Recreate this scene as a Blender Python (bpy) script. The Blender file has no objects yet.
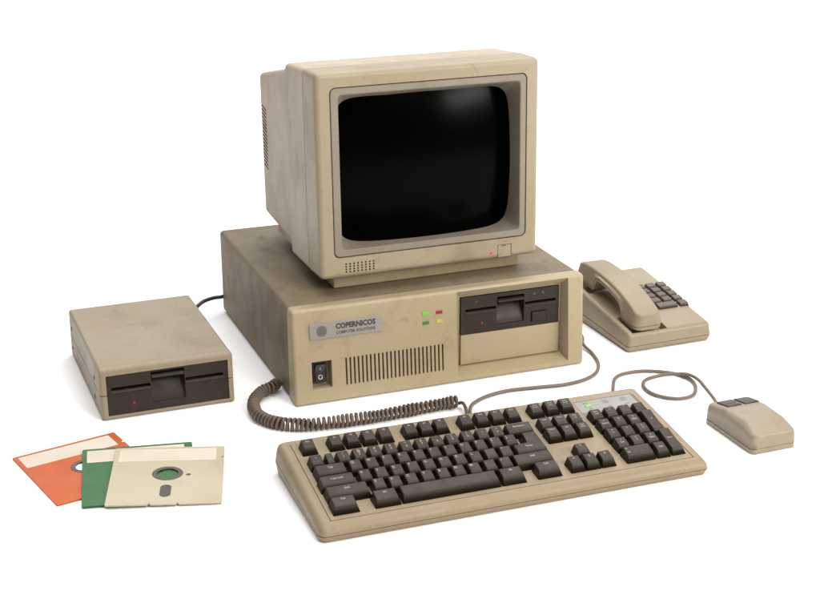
import bpy, bmesh, math, random
from mathutils import Vector, Matrix
random.seed(7)
S = bpy.context.scene
COL = S.collection
MM = 0.001
R = math.radians

# ------------------------------------------------------------------ materials
def new_mat(name):
    m = bpy.data.materials.new(name); m.use_nodes = True
    nt = m.node_tree
    return m, nt, nt.nodes, nt.links, nt.nodes['Principled BSDF']

def plastic(name, col, dirt=None, amount=0.35, rough=0.5, scale=9.0, grain=0.12, spec=0.4, streak=None, fine=1.0, seed=0.0):
    """aged moulded plastic or painted metal: cloudy yellowing, grime smudges, small scuffs, fine moulded grain"""
    m, nt, N, L, b = new_mat(name)
    dirt = dirt or tuple(c*0.5 for c in col)
    tc = N.new('ShaderNodeTexCoord'); mp = N.new('ShaderNodeMapping')
    mp.inputs['Location'].default_value = (seed*1.7, seed*0.9, seed*2.3)
    L.new(tc.outputs['Object'], mp.inputs['Vector'])
    def noise(sc, det, ro, dist=0.0, vec=None):
        n = N.new('ShaderNodeTexNoise'); n.inputs['Scale'].default_value = sc
        n.inputs['Detail'].default_value = det; n.inputs['Roughness'].default_value = ro
        n.inputs['Distortion'].default_value = dist
        L.new(vec or mp.outputs['Vector'], n.inputs['Vector']); return n.outputs['Fac']
    def ramp(src, p0, p1, v0=0.0, v1=1.0):
        r = N.new('ShaderNodeMapRange'); r.inputs['From Min'].default_value = p0; r.inputs['From Max'].default_value = p1
        r.inputs['To Min'].default_value = v0; r.inputs['To Max'].default_value = v1
        r.interpolation_type = 'SMOOTHSTEP'
        L.new(src, r.inputs['Value']); return r.outputs['Result']
    def mix(a, bcol, fac):
        x = N.new('ShaderNodeMix'); x.data_type = 'RGBA'
        if isinstance(a, tuple): x.inputs['A'].default_value = (*a, 1)
        else: L.new(a, x.inputs['A'])
        x.inputs['B'].default_value = (*bcol, 1)
        L.new(fac, x.inputs['Factor']); return x.outputs['Result']
    c = mix(col, tuple(x*y for x, y in zip(col, (0.90, 0.87, 0.80))), ramp(noise(scale*0.5, 3, 0.5), 0.35, 0.7))
    c = mix(c, dirt, ramp(noise(scale, 8, 0.66, 0.6), 0.50, 0.80, 0.0, amount))
    if streak:
        mp2 = N.new('ShaderNodeMapping'); mp2.inputs['Scale'].default_value = streak
        L.new(tc.outputs['Object'], mp2.inputs['Vector'])
        c = mix(c, dirt, ramp(noise(scale*1.5, 6, 0.6, 0.2, mp2.outputs['Vector']), 0.48, 0.78, 0.0, amount*0.9))
    c = mix(c, dirt, ramp(noise(scale*9, 6, 0.72), 0.60, 0.74, 0.0, amount*0.75*fine))       # specks
    c = mix(c, dirt, ramp(noise(scale*2.6, 9, 0.68, 1.4), 0.585, 0.70, 0.0, amount*0.55*fine))    # smudges with a rim
    mp3 = N.new('ShaderNodeMapping'); mp3.inputs['Scale'].default_value = (1, 0.22, 5); mp3.inputs['Rotation'].default_value = (0.5, 0.35, 0.6)
    L.new(mp.outputs['Vector'], mp3.inputs['Vector'])
    c = mix(c, tuple(x*0.62 for x in col), ramp(noise(scale*16, 3, 0.55, 0.3, mp3.outputs['Vector']), 0.70, 0.76, 0.0, amount*0.9*fine))   # scuff marks
    L.new(c, b.inputs['Base Color'])
    L.new(ramp(noise(scale*2.2, 5, 0.6), 0.3, 0.75, rough-0.07, rough+0.10), b.inputs['Roughness'])
    b.inputs['Specular IOR Level'].default_value = spec
    bp = N.new('ShaderNodeBump'); bp.inputs['Strength'].default_value = grain; bp.inputs['Distance'].default_value = 0.0004
    L.new(noise(1500, 2, 0.5), bp.inputs['Height']); L.new(bp.outputs['Normal'], b.inputs['Normal'])
    return m

def plain(name, col, rough=0.5, spec=0.4, metallic=0.0, emit=None, es=0.0):
    m, nt, N, L, b = new_mat(name)
    b.inputs['Base Color'].default_value = (*col, 1); b.inputs['Roughness'].default_value = rough
    b.inputs['Specular IOR Level'].default_value = spec; b.inputs['Metallic'].default_value = metallic
    if emit:
        b.inputs['Emission Color'].default_value = (*emit, 1); b.inputs['Emission Strength'].default_value = es
    return m

DIRT = (0.115, 0.080, 0.050)
M = dict(
    bezel=plastic('aged_cream_plastic', (0.290, 0.241, 0.163), DIRT, 0.50, 0.46, 8),
    bezel2=plastic('aged_cream_plastic_computer', (0.352, 0.289, 0.186), DIRT, 0.46, 0.46, 8, seed=3),
    cabinet=plastic('aged_grey_beige_plastic', (0.395, 0.331, 0.252), DIRT, 0.30, 0.55, 8, streak=(3, 3, 1.0), seed=5),
    surround=plastic('taupe_plastic', (0.216, 0.187, 0.150), DIRT, 0.36, 0.5, 11, seed=7),
    cover=plastic('painted_steel_cover', (0.198, 0.158, 0.104), (0.062, 0.046, 0.030), 0.55, 0.6, 7, streak=(3, 3, 0.9), seed=9, spec=0.25),
    drive=plastic('grubby_cream_plastic', (0.262, 0.212, 0.149), DIRT, 0.55, 0.5, 11, seed=11),
    kb=plastic('keyboard_shell_plastic', (0.248, 0.193, 0.124), DIRT, 0.42, 0.48, 8, seed=13),
    phone=plastic('telephone_plastic', (0.256, 0.212, 0.144), DIRT, 0.30, 0.42, 10, seed=15),
    handset=plastic('handset_plastic', (0.256, 0.212, 0.144), DIRT, 0.28, 0.42, 10, seed=17),
    mouse=plastic('mouse_plastic', (0.257, 0.216, 0.161), DIRT, 0.42, 0.45, 16, seed=19),
    dark=plastic('dark_brown_plastic', (0.0215, 0.0145, 0.0100), (0.045, 0.034, 0.025), 0.35, 0.5, 14, spec=0.3),
    key=plastic('keycap_plastic', (0.028, 0.0190, 0.0125), (0.06, 0.044, 0.030), 0.35, 0.46, 25, grain=0.2, spec=0.3),
    phonekey=plastic('telephone_button_plastic', (0.088, 0.068, 0.053), (0.06, 0.05, 0.04), 0.3, 0.45, 25),
    mbutton=plastic('grey_button_plastic', (0.036, 0.033, 0.031), (0.05, 0.045, 0.04), 0.3, 0.45, 25),
    black=plain('black_shade_and_rubber', (0.012, 0.010, 0.009), 0.8, 0.1),  # black for joints and rubber; in slots and openings it is painted shade
    rocker=plain('black_switch_plastic', (0.018, 0.016, 0.015), 0.35, 0.5),
    legend=plain('legend_print', (0.33, 0.285, 0.21), 0.6, 0.2),
    dim=plain('worn_legend_print', (0.24, 0.20, 0.16), 0.6, 0.2),
    white=plain('white_print', (0.75, 0.75, 0.72), 0.5, 0.2),
    ink=plain('dark_ink', (0.05, 0.05, 0.052), 0.6, 0.2),
    badge=plastic('brushed_badge', (0.265, 0.245, 0.225), (0.2, 0.18, 0.16), 0.3, 0.4, 20, spec=0.5, streak=(1, 1, 30)),
    emblem=plain('badge_emblem', (0.135, 0.13, 0.125), 0.5, 0.3),
    panel=plastic('grey_status_panel', (0.235, 0.238, 0.215), (0.22, 0.22, 0.2), 0.3, 0.4, 20),
    panelmark=plain('grey_print', (0.13, 0.132, 0.122), 0.6, 0.2),
    screw=plastic('brown_screw', (0.10, 0.075, 0.055), None, 0.3, 0.5, 60),
    cord=plastic('brown_cord', (0.108, 0.076, 0.056), (0.06, 0.045, 0.035), 0.5, 0.5, 30),
    cordgrey=plastic('grey_brown_cord', (0.140, 0.106, 0.082), (0.08, 0.06, 0.045), 0.4, 0.5, 30),
    cordblack=plastic('dark_cord', (0.045, 0.038, 0.033), None, 0.3, 0.5, 30),
    orange=plastic('orange_jacket', (0.425, 0.078, 0.010), (0.35, 0.085, 0.03), 0.4, 0.55, 14),
    green=plastic('green_jacket', (0.019, 0.107, 0.028), (0.035, 0.13, 0.06), 0.4, 0.55, 14),
    cream=plastic('cream_jacket', (0.412, 0.370, 0.263), (0.33, 0.27, 0.16), 0.32, 0.55, 14),
    paper=plastic('paper_label', (0.56, 0.50, 0.43), (0.40, 0.35, 0.27), 0.3, 0.7, 20, spec=0.2),
    rule=plain('ruled_line', (0.44, 0.38, 0.31), 0.7, 0.1),
    hub=plastic('hub_ring_plastic', (0.065, 0.056, 0.047), None, 0.3, 0.4, 30),
    media=plain('magnetic_disc', (0.062, 0.048, 0.040), 0.45, 0.3),
)
def led(name, col, e, es):
    m = plain(name, col, 0.3, 0.5, 0, e, es); return m
M['led_green'] = led('lit_green_led', (0.09, 0.40, 0.03), (0.16, 1.0, 0.05), 0.11)
M['led_red'] = led('red_led', (0.22, 0.012, 0.01), (1, 0.03, 0.02), 0.02)
M['led_dgreen'] = led('unlit_green_led', (0.025, 0.17, 0.035), (0.0, 1, 0.1), 0.0)
M['led_yellow'] = led('yellow_led', (0.42, 0.37, 0.05), (1, 0.85, 0.05), 0.03)
M['led_red2'] = led('lit_red_led', (0.4, 0.02, 0.01), (1, 0.05, 0.03), 0.22)

# CRT glass: almost black, with a weak soft reflection
m, nt, N, L, b = new_mat('crt_glass'); M['glass'] = m
b.inputs['Base Color'].default_value = (0.0002, 0.0002, 0.0002, 1)
b.inputs['Roughness'].default_value = 0.21
b.inputs['Specular IOR Level'].default_value = 0.027

# white studio paper
m, nt, N, L, b = new_mat('white_paper_sweep'); M['sweep'] = m
b.inputs['Base Color'].default_value = (0.93, 0.93, 0.93, 1); b.inputs['Roughness'].default_value = 0.9
b.inputs['Specular IOR Level'].default_value = 0.0

# ------------------------------------------------------------------ geometry helpers (all in millimetres)
def hexa(bm, p, mi=0):
    """p: 4 bottom corners (ccw from above) then the 4 top corners"""
    v = [bm.verts.new(q) for q in p]
    for f in ((3, 2, 1, 0), (4, 5, 6, 7), (0, 1, 5, 4), (1, 2, 6, 5), (2, 3, 7, 6), (3, 0, 4, 7)):
        bm.faces.new([v[i] for i in f]).material_index = mi
    return v
def box(bm, x0, x1, y0, y1, z0, z1, mi=0):
    return hexa(bm, [(x0, y0, z0), (x1, y0, z0), (x1, y1, z0), (x0, y1, z0), (x0, y0, z1), (x1, y0, z1), (x1, y1, z1), (x0, y1, z1)], mi)
def NB(): return bmesh.new()
def boxbm(*a):
    bm = NB(); box(bm, *a); return bm
def hexabm(p):
    bm = NB(); hexa(bm, p); return bm
def bevel(bm, r, seg=4, sel=None):
    ed = [e for e in bm.edges if (sel is None or sel(e))]
    bmesh.ops.bevel(bm, geom=ed, offset=r, offset_type='OFFSET', segments=seg, profile=0.5, affect='EDGES', clamp_overlap=True)
    return bm
def prism(bm, pts, a, c, axis='z', mi=0):
    """closed polygon extruded from a to c along axis; pts are the two other coordinates"""
    def P(p, h):
        return {'z': (p[0], p[1], h), 'y': (p[0], h, p[1]), 'x': (h, p[0], p[1])}[axis]
    n = len(pts)
    v0 = [bm.verts.new(P(p, a)) for p in pts]; v1 = [bm.verts.new(P(p, c)) for p in pts]
    f = [bm.faces.new(v0), bm.faces.new(v1[::-1])]
    for i in range(n):
        f.append(bm.faces.new((v0[i], v1[i], v1[(i+1) % n], v0[(i+1) % n])))
    for q in f: q.material_index = mi
    return v0 + v1
def rrect(x0, x1, z0, z1, r, n=6):
    out = []
    for cx, cz, a in ((x1-r, z0+r, -90), (x1-r, z1-r, 0), (x0+r, z1-r, 90), (x0+r, z0+r, 180)):
        for k in range(n+1):
            t = R(a + 90*k/n); out.append((cx+r*math.cos(t), cz+r*math.sin(t)))
    return out
def disc(cx, cz, r, n=32): return [(cx+r*math.cos(2*math.pi*k/n), cz+r*math.sin(2*math.pi*k/n)) for k in range(n)]
def ring(bm, cx, cy, r0, r1, z0, z1, n=40, mi=0):
    L4 = []
    for (r, z) in ((r0, z0), (r1, z0), (r1, z1), (r0, z1)):
        L4.append([bm.verts.new((cx+r*math.cos(2*math.pi*k/n), cy+r*math.sin(2*math.pi*k/n), z)) for k in range(n)])
    for a in range(4):
        A, B = L4[a], L4[(a+1) % 4]
        for k in range(n):
            bm.faces.new((A[k], A[(k+1) % n], B[(k+1) % n], B[k])).material_index = mi
def xform(bm, fn):
    for v in bm.verts: v.co = Vector(fn(v.co))
    return bm
def fixn(bm):
    bmesh.ops.recalc_face_normals(bm, faces=bm.faces[:]); return bm
def tmp_obj(bm):
    me = bpy.data.meshes.new('tmp'); fixn(bm); bm.to_mesh(me)
    o = bpy.data.objects.new('tmp', me); COL.objects.link(o); return o
def cut(bm, *cutters, op='DIFFERENCE'):
    """exact boolean; returns a fresh bmesh"""
    a = tmp_obj(bm); obs = [tmp_obj(c) for c in cutters]
    for o in obs:
        md = a.modifiers.new('b', 'BOOLEAN'); md.operation = op; md.object = o; md.solver = 'EXACT'
    dg = bpy.context.evaluated_depsgraph_get(); dg.update()
    me = bpy.data.meshes.new_from_object(a.evaluated_get(dg))
    out = NB(); out.from_mesh(me)
    for o in obs + [a]:
        d = o.data; bpy.data.objects.remove(o); bpy.data.meshes.remove(d)
    bpy.data.meshes.remove(me)
    bmesh.ops.remove_doubles(out, verts=out.verts[:], dist=0.002)
    bmesh.ops.dissolve_degenerate(out, edges=out.edges[:], dist=0.002)
    return out
def fin(name, bm, mats, parent=None, bev=0.5, seg=2, angle=32, smooth=True, norm=True):
    if norm: fixn(bm)
    xform(bm, lambda c: c*MM)
    me = bpy.data.meshes.new(name); bm.to_mesh(me); bm.free()
    for m_ in (mats if isinstance(mats, (list, tuple)) else [mats]): me.materials.append(M[m_])
    o = bpy.data.objects.new(name, me); COL.objects.link(o)
    if parent: o.parent = parent
    if smooth:
        for p in me.polygons: p.use_smooth = True
    if bev > 0:
        md = o.modifiers.new('edges', 'BEVEL'); md.width = bev*MM; md.segments = seg
        md.limit_method = 'ANGLE'; md.angle_limit = R(angle); md.use_clamp_overlap = True
        md.miter_outer = 'MITER_ARC'
    if smooth:
        w = o.modifiers.new('normals', 'WEIGHTED_NORMAL'); w.keep_sharp = False; w.weight = 60
    return o
_txt = {}
def text_bm(body, size, align='CENTER', bold=0.0):
    """flat letter faces in the xy plane, size in mm"""
    k = (body, size, align, bold)
    if k not in _txt:
        cu = bpy.data.curves.new('t', 'FONT'); cu.body = body; cu.size = size; cu.align_x = align; cu.align_y = 'CENTER'
        cu.resolution_u = 2; cu.offset = bold*size; cu.fill_mode = 'FRONT'
        o = bpy.data.objects.new('t', cu); COL.objects.link(o)
        dg = bpy.context.evaluated_depsgraph_get(); dg.update()
        me = bpy.data.meshes.new_from_object(o.evaluated_get(dg))
        _txt[k] = me; bpy.data.objects.remove(o); bpy.data.curves.remove(cu)
    bm = NB(); bm.from_mesh(_txt[k]); return bm
def join(dst, src, fn=None, mi=None):
    vm = {}
    for v in src.verts: vm[v] = dst.verts.new(fn(v.co) if fn else v.co)
    for f in src.faces:
        try: nf = dst.faces.new([vm[v] for v in f.verts])
        except ValueError: continue
        nf.material_index = f.material_index if mi is None else mi
    src.free(); return dst
def thing(name, label, cat, loc, rz, tilt=0.0, group=None):
    o = bpy.data.objects.new(name, None); COL.objects.link(o); o.empty_display_size = 0.05
    o.matrix_world = Matrix.Translation(loc) @ Matrix.Rotation(rz, 4, 'Z') @ Matrix.Rotation(tilt, 4, 'X')
    o['label'] = label; o['category'] = cat
    if group: o['group'] = group
    return o
def tag(o, label, cat, group=None):
    o['label'] = label; o['category'] = cat
    if group: o['group'] = group
    return o
def tube(pts, r, n=12, caps=True):
    """sweep a circle of radius r along pts (parallel transport)"""
    bm = NB(); P = [Vector(p) for p in pts]; rings = []
    up = Vector((0, 0, 1))
    t0 = (P[1]-P[0]).normalized()
    nrm = t0.cross(up); nrm = nrm.normalized() if nrm.length > 1e-4 else Vector((1, 0, 0))
    for i, p in enumerate(P):
        t = (P[min(i+1, len(P)-1)] - P[max(i-1, 0)]).normalized()
        nrm = (nrm - t*nrm.dot(t)).normalized(); bn = t.cross(nrm)
        rings.append([bm.verts.new(p + r*(math.cos(2*math.pi*k/n)*nrm + math.sin(2*math.pi*k/n)*bn)) for k in range(n)])
    for a, c in zip(rings, rings[1:]):
        for k in range(n): bm.faces.new((a[k], a[(k+1) % n], c[(k+1) % n], c[k]))
    if caps: bm.faces.new(rings[0][::-1]); bm.faces.new(rings[-1])
    return bm
def spline(pts, sub=10):
    """Catmull-Rom through pts"""
    P = [Vector(p) for p in pts]; P = [2*P[0]-P[1]] + P + [2*P[-1]-P[-2]]; out = []
    for i in range(1, len(P)-2):
        p0, p1, p2, p3 = P[i-1:i+3]
        for k in range(sub):
            t = k/sub
            out.append(0.5*((2*p1) + (-p0+p2)*t + (2*p0-5*p1+4*p2-p3)*t*t + (-p0+3*p1-3*p2+p3)*t**3))
    out.append(P[-2]); return out
def resample(P, step):
    out = [P[0]]; acc = 0.0
    for a, c in zip(P, P[1:]):
        d = (c-a).length; pos = step-acc
        while pos <= d and d > 0:
            out.append(a + (c-a)*(pos/d)); pos += step
        acc = d-(pos-step)
    return out

# ------------------------------------------------------------------ setting: one white paper sweep, table and background in one
bm = NB()
prof = [(-6.0, 0.0), (0.0, 0.0), (3.0, 0.0), (6.4, 0.0)]
for k in range(1, 13):
    t = R(90*k/12); prof.append((6.4+2.0*math.sin(t), 2.0-2.0*math.cos(t)))
prof.append((8.4, 6.0))
rows = [[bm.verts.new((x, y, z)) for (y, z) in prof] for x in (-9.0, 0.0, 9.0)]
for a, c in zip(rows, rows[1:]):
    for k in range(len(prof)-1): bm.faces.new((a[k], c[k], c[k+1], a[k+1]))
me = bpy.data.meshes.new('ground'); bm.to_mesh(me); bm.free(); me.materials.append(M['sweep'])
for p in me.polygons: p.use_smooth = True
g = bpy.data.objects.new('ground', me); COL.objects.link(g)
g['kind'] = 'structure'; g['label'] = 'seamless white surface running up into the white background'

# ------------------------------------------------------------------ floppy drive face (used twice)
def drive_face(parent, x0, x1, z0, z1, yf, slotz, nx0, nx1, nz0, lz0, lz1, sL, sR, ledxz, button=None, dots=(), name='floppy_drive', fn=None):
    """dark half-height 5.25 inch drive face: disk slot across, scooped finger notch and a latch lever in the middle"""
    fn = fn or (lambda c: c)
    body = boxbm(x0, x1, yf, yf+34, z0, z1)
    cs = []
    for (a, c) in (sL, sR):                                    # disk slot either side of the notch
        cs.append(boxbm(a, c, yf-2, yf+24, slotz-1.9, slotz+2.0))
    # scoop: deep at the top, running out to the face at the bottom
    sc = NB(); prof = [(yf-3, nz0-1.0), (yf+2.5, nz0+0.5)]
    for k in range(1, 8):
        t = k/7; prof.append((yf+2.5+15*(t**1.5), nz0+0.5+(lz0-1.5-nz0)*t))
    prof += [(yf+19, lz0+1.0), (yf+19, lz1+0.8), (yf-3, lz1+0.8)]
    prism(sc, prof, nx0, nx1, 'x')
    cs.append(sc)
    if button:
        bx0, bx1, bz0, bz1 = button
        cs.append(boxbm(bx0-0.7, bx1+0.7, yf-2, yf+6, bz0-0.7, bz1+0.7))
    body = cut(body, *cs)
    o = fin(name, xform(body, fn), 'dark', parent, bev=0.45)
    for (a, c) in (sL, sR):                                    # raised lip under the slot
        lp = NB()
        prism(lp, [(yf+0.5, slotz-6.2), (yf-1.7, slotz-4.9), (yf-1.7, slotz-4.3), (yf+0.9, slotz-2.1), (yf+1.2, slotz-6.2)], a-0.5, c+0.5, 'x')
        fin('slot_lip', xform(lp, fn), 'dark', o, bev=0.3)
    # latch lever
    lv = NB()
    prism(lv, [(yf-2.4, lz0+3.2), (yf-2.4, lz0+5.0), (yf+0.6, lz0+7.0), (yf+17, lz0+7.2), (yf+17, lz0+3.2)], nx0+0.7, nx1-0.7, 'x')
    fin('latch', xform(lv, fn), 'dark', o, bev=0.5)
    l = NB(); prism(l, disc(ledxz[0], ledxz[1], 1.7, 20), yf-0.5, yf+1, 'y')
    fin('indicator_light', xform(l, fn), 'led_red', o, bev=0.3)
    if button:
        q = boxbm(bx0, bx1, yf-2.2, yf+4, bz0, bz1)
        fin('eject_button', xform(q, fn), 'dark', o, bev=0.6)
    for (dx, dz, r) in dots:
        q = NB(); prism(q, disc(dx, dz, r, 16), yf-0.5, yf+1, 'y')
        fin('dimple', xform(q, fn), 'phonekey', o, bev=0.2)
    return o

# ------------------------------------------------------------------ desktop computer
DX, DY, DYAW = -0.1519, 1.7499, 0.3640
comp = thing('desktop_computer', 'beige desktop computer case with silver name badge, lying flat under the monitor', 'computer', (DX, DY, 0), DYAW)
W, D, H = 422.5, 392.0, 132.0
def lean(c):
    k = max(0.0, min(1.0, (16-c.y)/16.0))
    return (c.x, c.y + (-5+10*c.z/H)*k, c.z)
# cover
cov = bevel(boxbm(0.6, W-0.6, 23.4, D, 2.5, H-0.4), 6, 4, lambda e: abs((e.verts[0].co-e.verts[1].co).y) > 100 or min(v.co.y for v in e.verts) > 300)
cov = cut(cov, boxbm(60, 397, 0, 90, 8, 122))
fin('cover', cov, 'cover', comp, bev=0.7)
inner = boxbm(3.2, W-3.2, 16, 28, 5.5, H-3.2)
inner = cut(inner, boxbm(58, 398, 0, 90, 7, 123))
fin('seam', inner, 'black', comp, bev=0)
cavity = boxbm(62, 395, 60, 88, 9, 121)
fin('interior_shade_block', cavity, 'black', comp, bev=0)  # black block, stands in for the shade inside the case
# front bezel
bz = bevel(boxbm(-0.4, W+0.4, 0, 22, 0, H), 5.0, 5, lambda e: max(v.co.y for v in e.verts) < 1 or abs((e.verts[0].co-e.verts[1].co).y) > 10)
def frustum(x0, x1, z0, z1, X0, X1, Z0, Z1, yfl, yout=0.0, ext=0.35):
    e = 1+ext
    def P(a, A): return a+(A-a)*e
    yo = yfl+(yout-yfl)*e
    return hexabm([(P(x0, X0), yo, P(z0, Z0)), (P(x1, X1), yo, P(z0, Z0)), (x1, yfl, z0), (x0, yfl, z0),
                   (P(x0, X0), yo, P(z1, Z1)), (P(x1, X1), yo, P(z1, Z1)), (x1, yfl, z1), (x0, yfl, z1)])
cs = [frustum(240.5, 394, 16.0, 116.5, 231, 398.5, 9.0, 129.0, 18.5),
      boxbm(242.0, 391.4, 5, 30, 17.0, 115.6)]
slots = NB()
for k in range(25):
    x = 71.9 + k*5.725
    box(slots, x-1.15, x+1.15, -5, 30, 21.5, 59.3)
cs.append(slots)
cs.append(boxbm(24.3, 51.8, -5, 11.5, 21.6, 59.2))
bz = cut(bz, *cs)
fin('front_bezel', xform(bz, lean), 'bezel2', comp, bev=0.8, seg=3)
# drive and blank panel inside the recess
drive_face(comp, 242.5, 390.8, 61.4, 114.9, 15.2, 95.4, 296.2, 337.0, 69.8, 98.9, 109.0, (249.0, 294.6), (338.2, 385.6), (273.8, 75.6),
           button=(349, 371, 67.7, 81.2), dots=((265.5, 107.9, 1.3), (352.5, 108.2, 1.7), (365.5, 108.6, 1.7)), fn=lean)
fin('blank_panel', xform(boxbm(242.5, 390.8, 15.0, 30, 17.6, 60.7), lean), 'bezel2', comp, bev=0.6)
# rocker switch
sw = boxbm(27.0, 46.0, 4.2, 13.5, 28.0, 57.2)
sw = cut(sw, boxbm(29.2, 43.8, 0, 9, 30.6, 54.6))
swo = fin('power_switch', xform(sw, lean), 'rocker', comp, bev=0.5)
rk = NB()
prism(rk, [(9, 31.0), (2.2, 31.0), (4.6, 43.0), (0.2, 54.2), (9, 54.2)], 29.6, 43.4, 'x')
rko = fin('rocker', xform(rk, lean), 'rocker', swo, bev=0.5)
mk = NB()
def rk_y(z): return (2.2+(4.6-2.2)*(z-31)/12 if z < 43 else 4.6-(4.4)*(z-43)/11.2) - 0.12
def on_rk(c): z = c.y; return (c.x, rk_y(z), z)
t = NB(); ring(t, 36.5, 36.2, 2.1, 3.1, 0, 0.02, 24); join(mk, t, on_rk)
t = NB(); box(t, 36.1, 36.9, 46.0, 50.0, 0, 0.02); join(mk, t, on_rk)
fin('switch_marks', xform(mk, lean), 'white', rko, bev=0, smooth=False)
# badge
bd = NB(); prism(bd, rrect(23.2, 123.6, 89.6, 111.4, 1.2, 3), -1.3, 1.0, 'y')
bdo = fin('name_badge', xform(bd, lean), 'badge', comp, bev=0.35)
tx = NB()
onf = lambda ox, oz, y, sx=1.0, sz=1.0: (lambda c: (ox+c.x*sx, y, oz+c.y*sz))
join(tx, text_bm('COPERNICOS', 10.4, 'CENTER', 0.055), onf(86.6, 104.2, -1.36, 0.86, 0.94))
join(tx, text_bm('COMPUTER SOLUTIONS', 5.8, 'CENTER', 0.032), onf(86.6, 95.6, -1.36, 0.87, 0.95))
fin('lettering', xform(tx, lean), 'ink', bdo, bev=0, smooth=False)
em = NB()
e0 = NB()
for k in range(-5, 6):                                            # a globe of short horizontal bars
    z = k*1.25; hw = math.sqrt(max(0, 7.2**2-z*z))
    box(e0, -hw, hw, z-0.42, z+0.42, 0, 0.02)
join(em, e0, onf(39.6, 100.4, -1.35))
for a in (-0.75, -0.3, 0.3, 0.75):
    e0 = NB(); pts = [(a*7.2*math.cos(R(u)), 7.2*math.sin(R(u))) for u in range(-90, 91, 15)]
    for p, q in zip(pts, pts[1:]):
        v = [e0.verts.new((p[0]-0.25, p[1], 0)), e0.verts.new((p[0]+0.25, p[1], 0)), e0.verts.new((q[0]+0.25, q[1], 0)), e0.verts.new((q[0]-0.25, q[1], 0))]
        e0.faces.new(v)
    join(em, e0, onf(39.6, 100.4, -1.37))
fin('globe_emblem', xform(em, lean), 'emblem', bdo, bev=0, smooth=False)
for (lx, lz, mm_, lab) in ((185.9, 104.8, 'led_green', 'lit bright green light'), (205.5, 104.6, 'led_red', 'red light'), (185.9, 92.0, 'led_dgreen', 'dark green light'), (205.5, 92.0, 'led_yellow', 'yellow light')):
    q = boxbm(lx-4.6, lx+4.6, -0.9, 2, lz-2.3, lz+2.3)
    o = fin('indicator_light', xform(q, lean), mm_, comp, bev=0.5); o['label'] = lab

# ------------------------------------------------------------------ monitor
c_, s_ = math.cos(DYAW), math.sin(DYAW)
def desk_pt(x, y, z): return (DX+(x*c_-y*s_)*MM, DY+(x*s_+y*c_)*MM, z*MM)
TILT = R(1.9)
mon = thing('computer_monitor', 'bulky beige picture tube monitor with a dark screen, standing on the computer case', 'monitor', desk_pt(50.8, 35, 157), 0.3753, -TILT)
K = 1.07
MW, MH = 315.6, 272.5
fb = bevel(boxbm(0, MW, 0, 50.4, 0, MH), 7.5, 5, lambda e: not (min(v.co.y for v in e.verts) > 50))
holes = NB(); prism(holes, rrect(19.4, 297.6, 28.2, 253.4, 8, 6), -10, 60, 'y')
spk = NB()
for i in range(8):
    for j in range(4):
        x = 35.6+i*5.5; z = 8.4+j*3.55
        box(spk, x-1.15, x+1.15, -4, 8, z-1.1, z+1.1)
fb = cut(fb, holes, spk, boxbm(255.2, 275.9, -3, 5, 1.5, 19.6))
fin('front_bezel', fb, 'bezel', mon, bev=0.7)
bt = fin('power_button', boxbm(255.8, 275.3, 0.3, 5, 2.0, 19.0), 'bezel', mon, bev=0.5)
fin('button_mark', boxbm(262.5, 268.0, -0.1, 1.5, 17.6, 18.7), 'led_red', bt, bev=0)
fin('indicator_light', boxbm(243.4, 247.6, -0.5, 3, 7.6, 11.0), 'led_red2', mon, bev=0.4)
fin('speaker_backing', boxbm(30, 80, 9, 12, 4, 24), 'black', mon, bev=0)
# screen surround
GX, GZ, GR, GY = 161.5, 136.0, 450.0, 11.0
def glass_y(x, z):
    d2 = (x-GX)**2+(z-GZ)**2; return GY + GR - math.sqrt(GR*GR-d2)
def sup_ring(cx, cz, hx, hz, e, n=96):
    out = []
    for k in range(n):
        t = 2*math.pi*(k+0.5)/n; c, s = math.cos(t), math.sin(t)
        out.append((cx+hx*math.copysign(abs(c)**(2/e), c), cz+hz*math.copysign(abs(s)**(2/e), s)))
    return out
def rr_ring(x0, x1, z0, z1, r, like):
    """points of a rounded rectangle along the same angles as `like`"""
    cx, cz = (x0+x1)/2, (z0+z1)/2; out = []
    for (px, pz) in like:
        dx, dz = px-LX, pz-LZ
        ax, az = dx/LHX, dz/LHZ
        hx, hz = (x1-x0)/2, (z1-z0)/2
        m_ = max(abs(ax), abs(az)); ux, uz = ax/m_*hx, az/m_*hz
        qx, qz = hx-r, hz-r
        if abs(ux) > qx and abs(uz) > qz:
            ang = math.atan2(abs(uz)-qz, abs(ux)-qx)
            ux, uz = math.copysign(qx+r*math.cos(ang), ux), math.copysign(qz+r*math.sin(ang), uz)
        out.append((cx+ux, cz+uz))
    return out
LX, LZ, LHX, LHZ = 161.6, 136.3, 124.6, 98.2
inn = sup_ring(LX, LZ, LHX, LHZ, 9.0)
bm = NB()
rings = [([bm.verts.new((x, 3.0 if 0 else 20.0, z)) for x, z in rr_ring(20.6, 296.4, 29.4, 252.2, 7, inn)]),
         ([bm.verts.new((x, 0.9, z)) for x, z in rr_ring(20.6, 296.4, 29.4, 252.2, 7, inn)]),
         ([bm.verts.new((x, 0.1, z)) for x, z in rr_ring(21.4, 295.6, 30.2, 251.4, 6.4, inn)]),
         ([bm.verts.new((x, 0.1, z)) for x, z in rr_ring(29.6, 288.6, 37.4, 244.4, 5, inn)]),
         ([bm.verts.new((x, 1.2, z)) for x, z in rr_ring(31.0, 287.6, 38.2, 243.0, 5, inn)]),
         ([bm.verts.new((x, glass_y(x, z)-0.6, z)) for x, z in inn]),
         ([bm.verts.new((x+(-1.5 if x < LX else 1.5)*0, glass_y(x, z)+3, z)) for x, z in inn])]
for a, c in zip(rings, rings[1:]):
    n = len(a)
    for k in range(n): bm.faces.new((a[k], a[(k+1) % n], c[(k+1) % n], c[k]))
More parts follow.
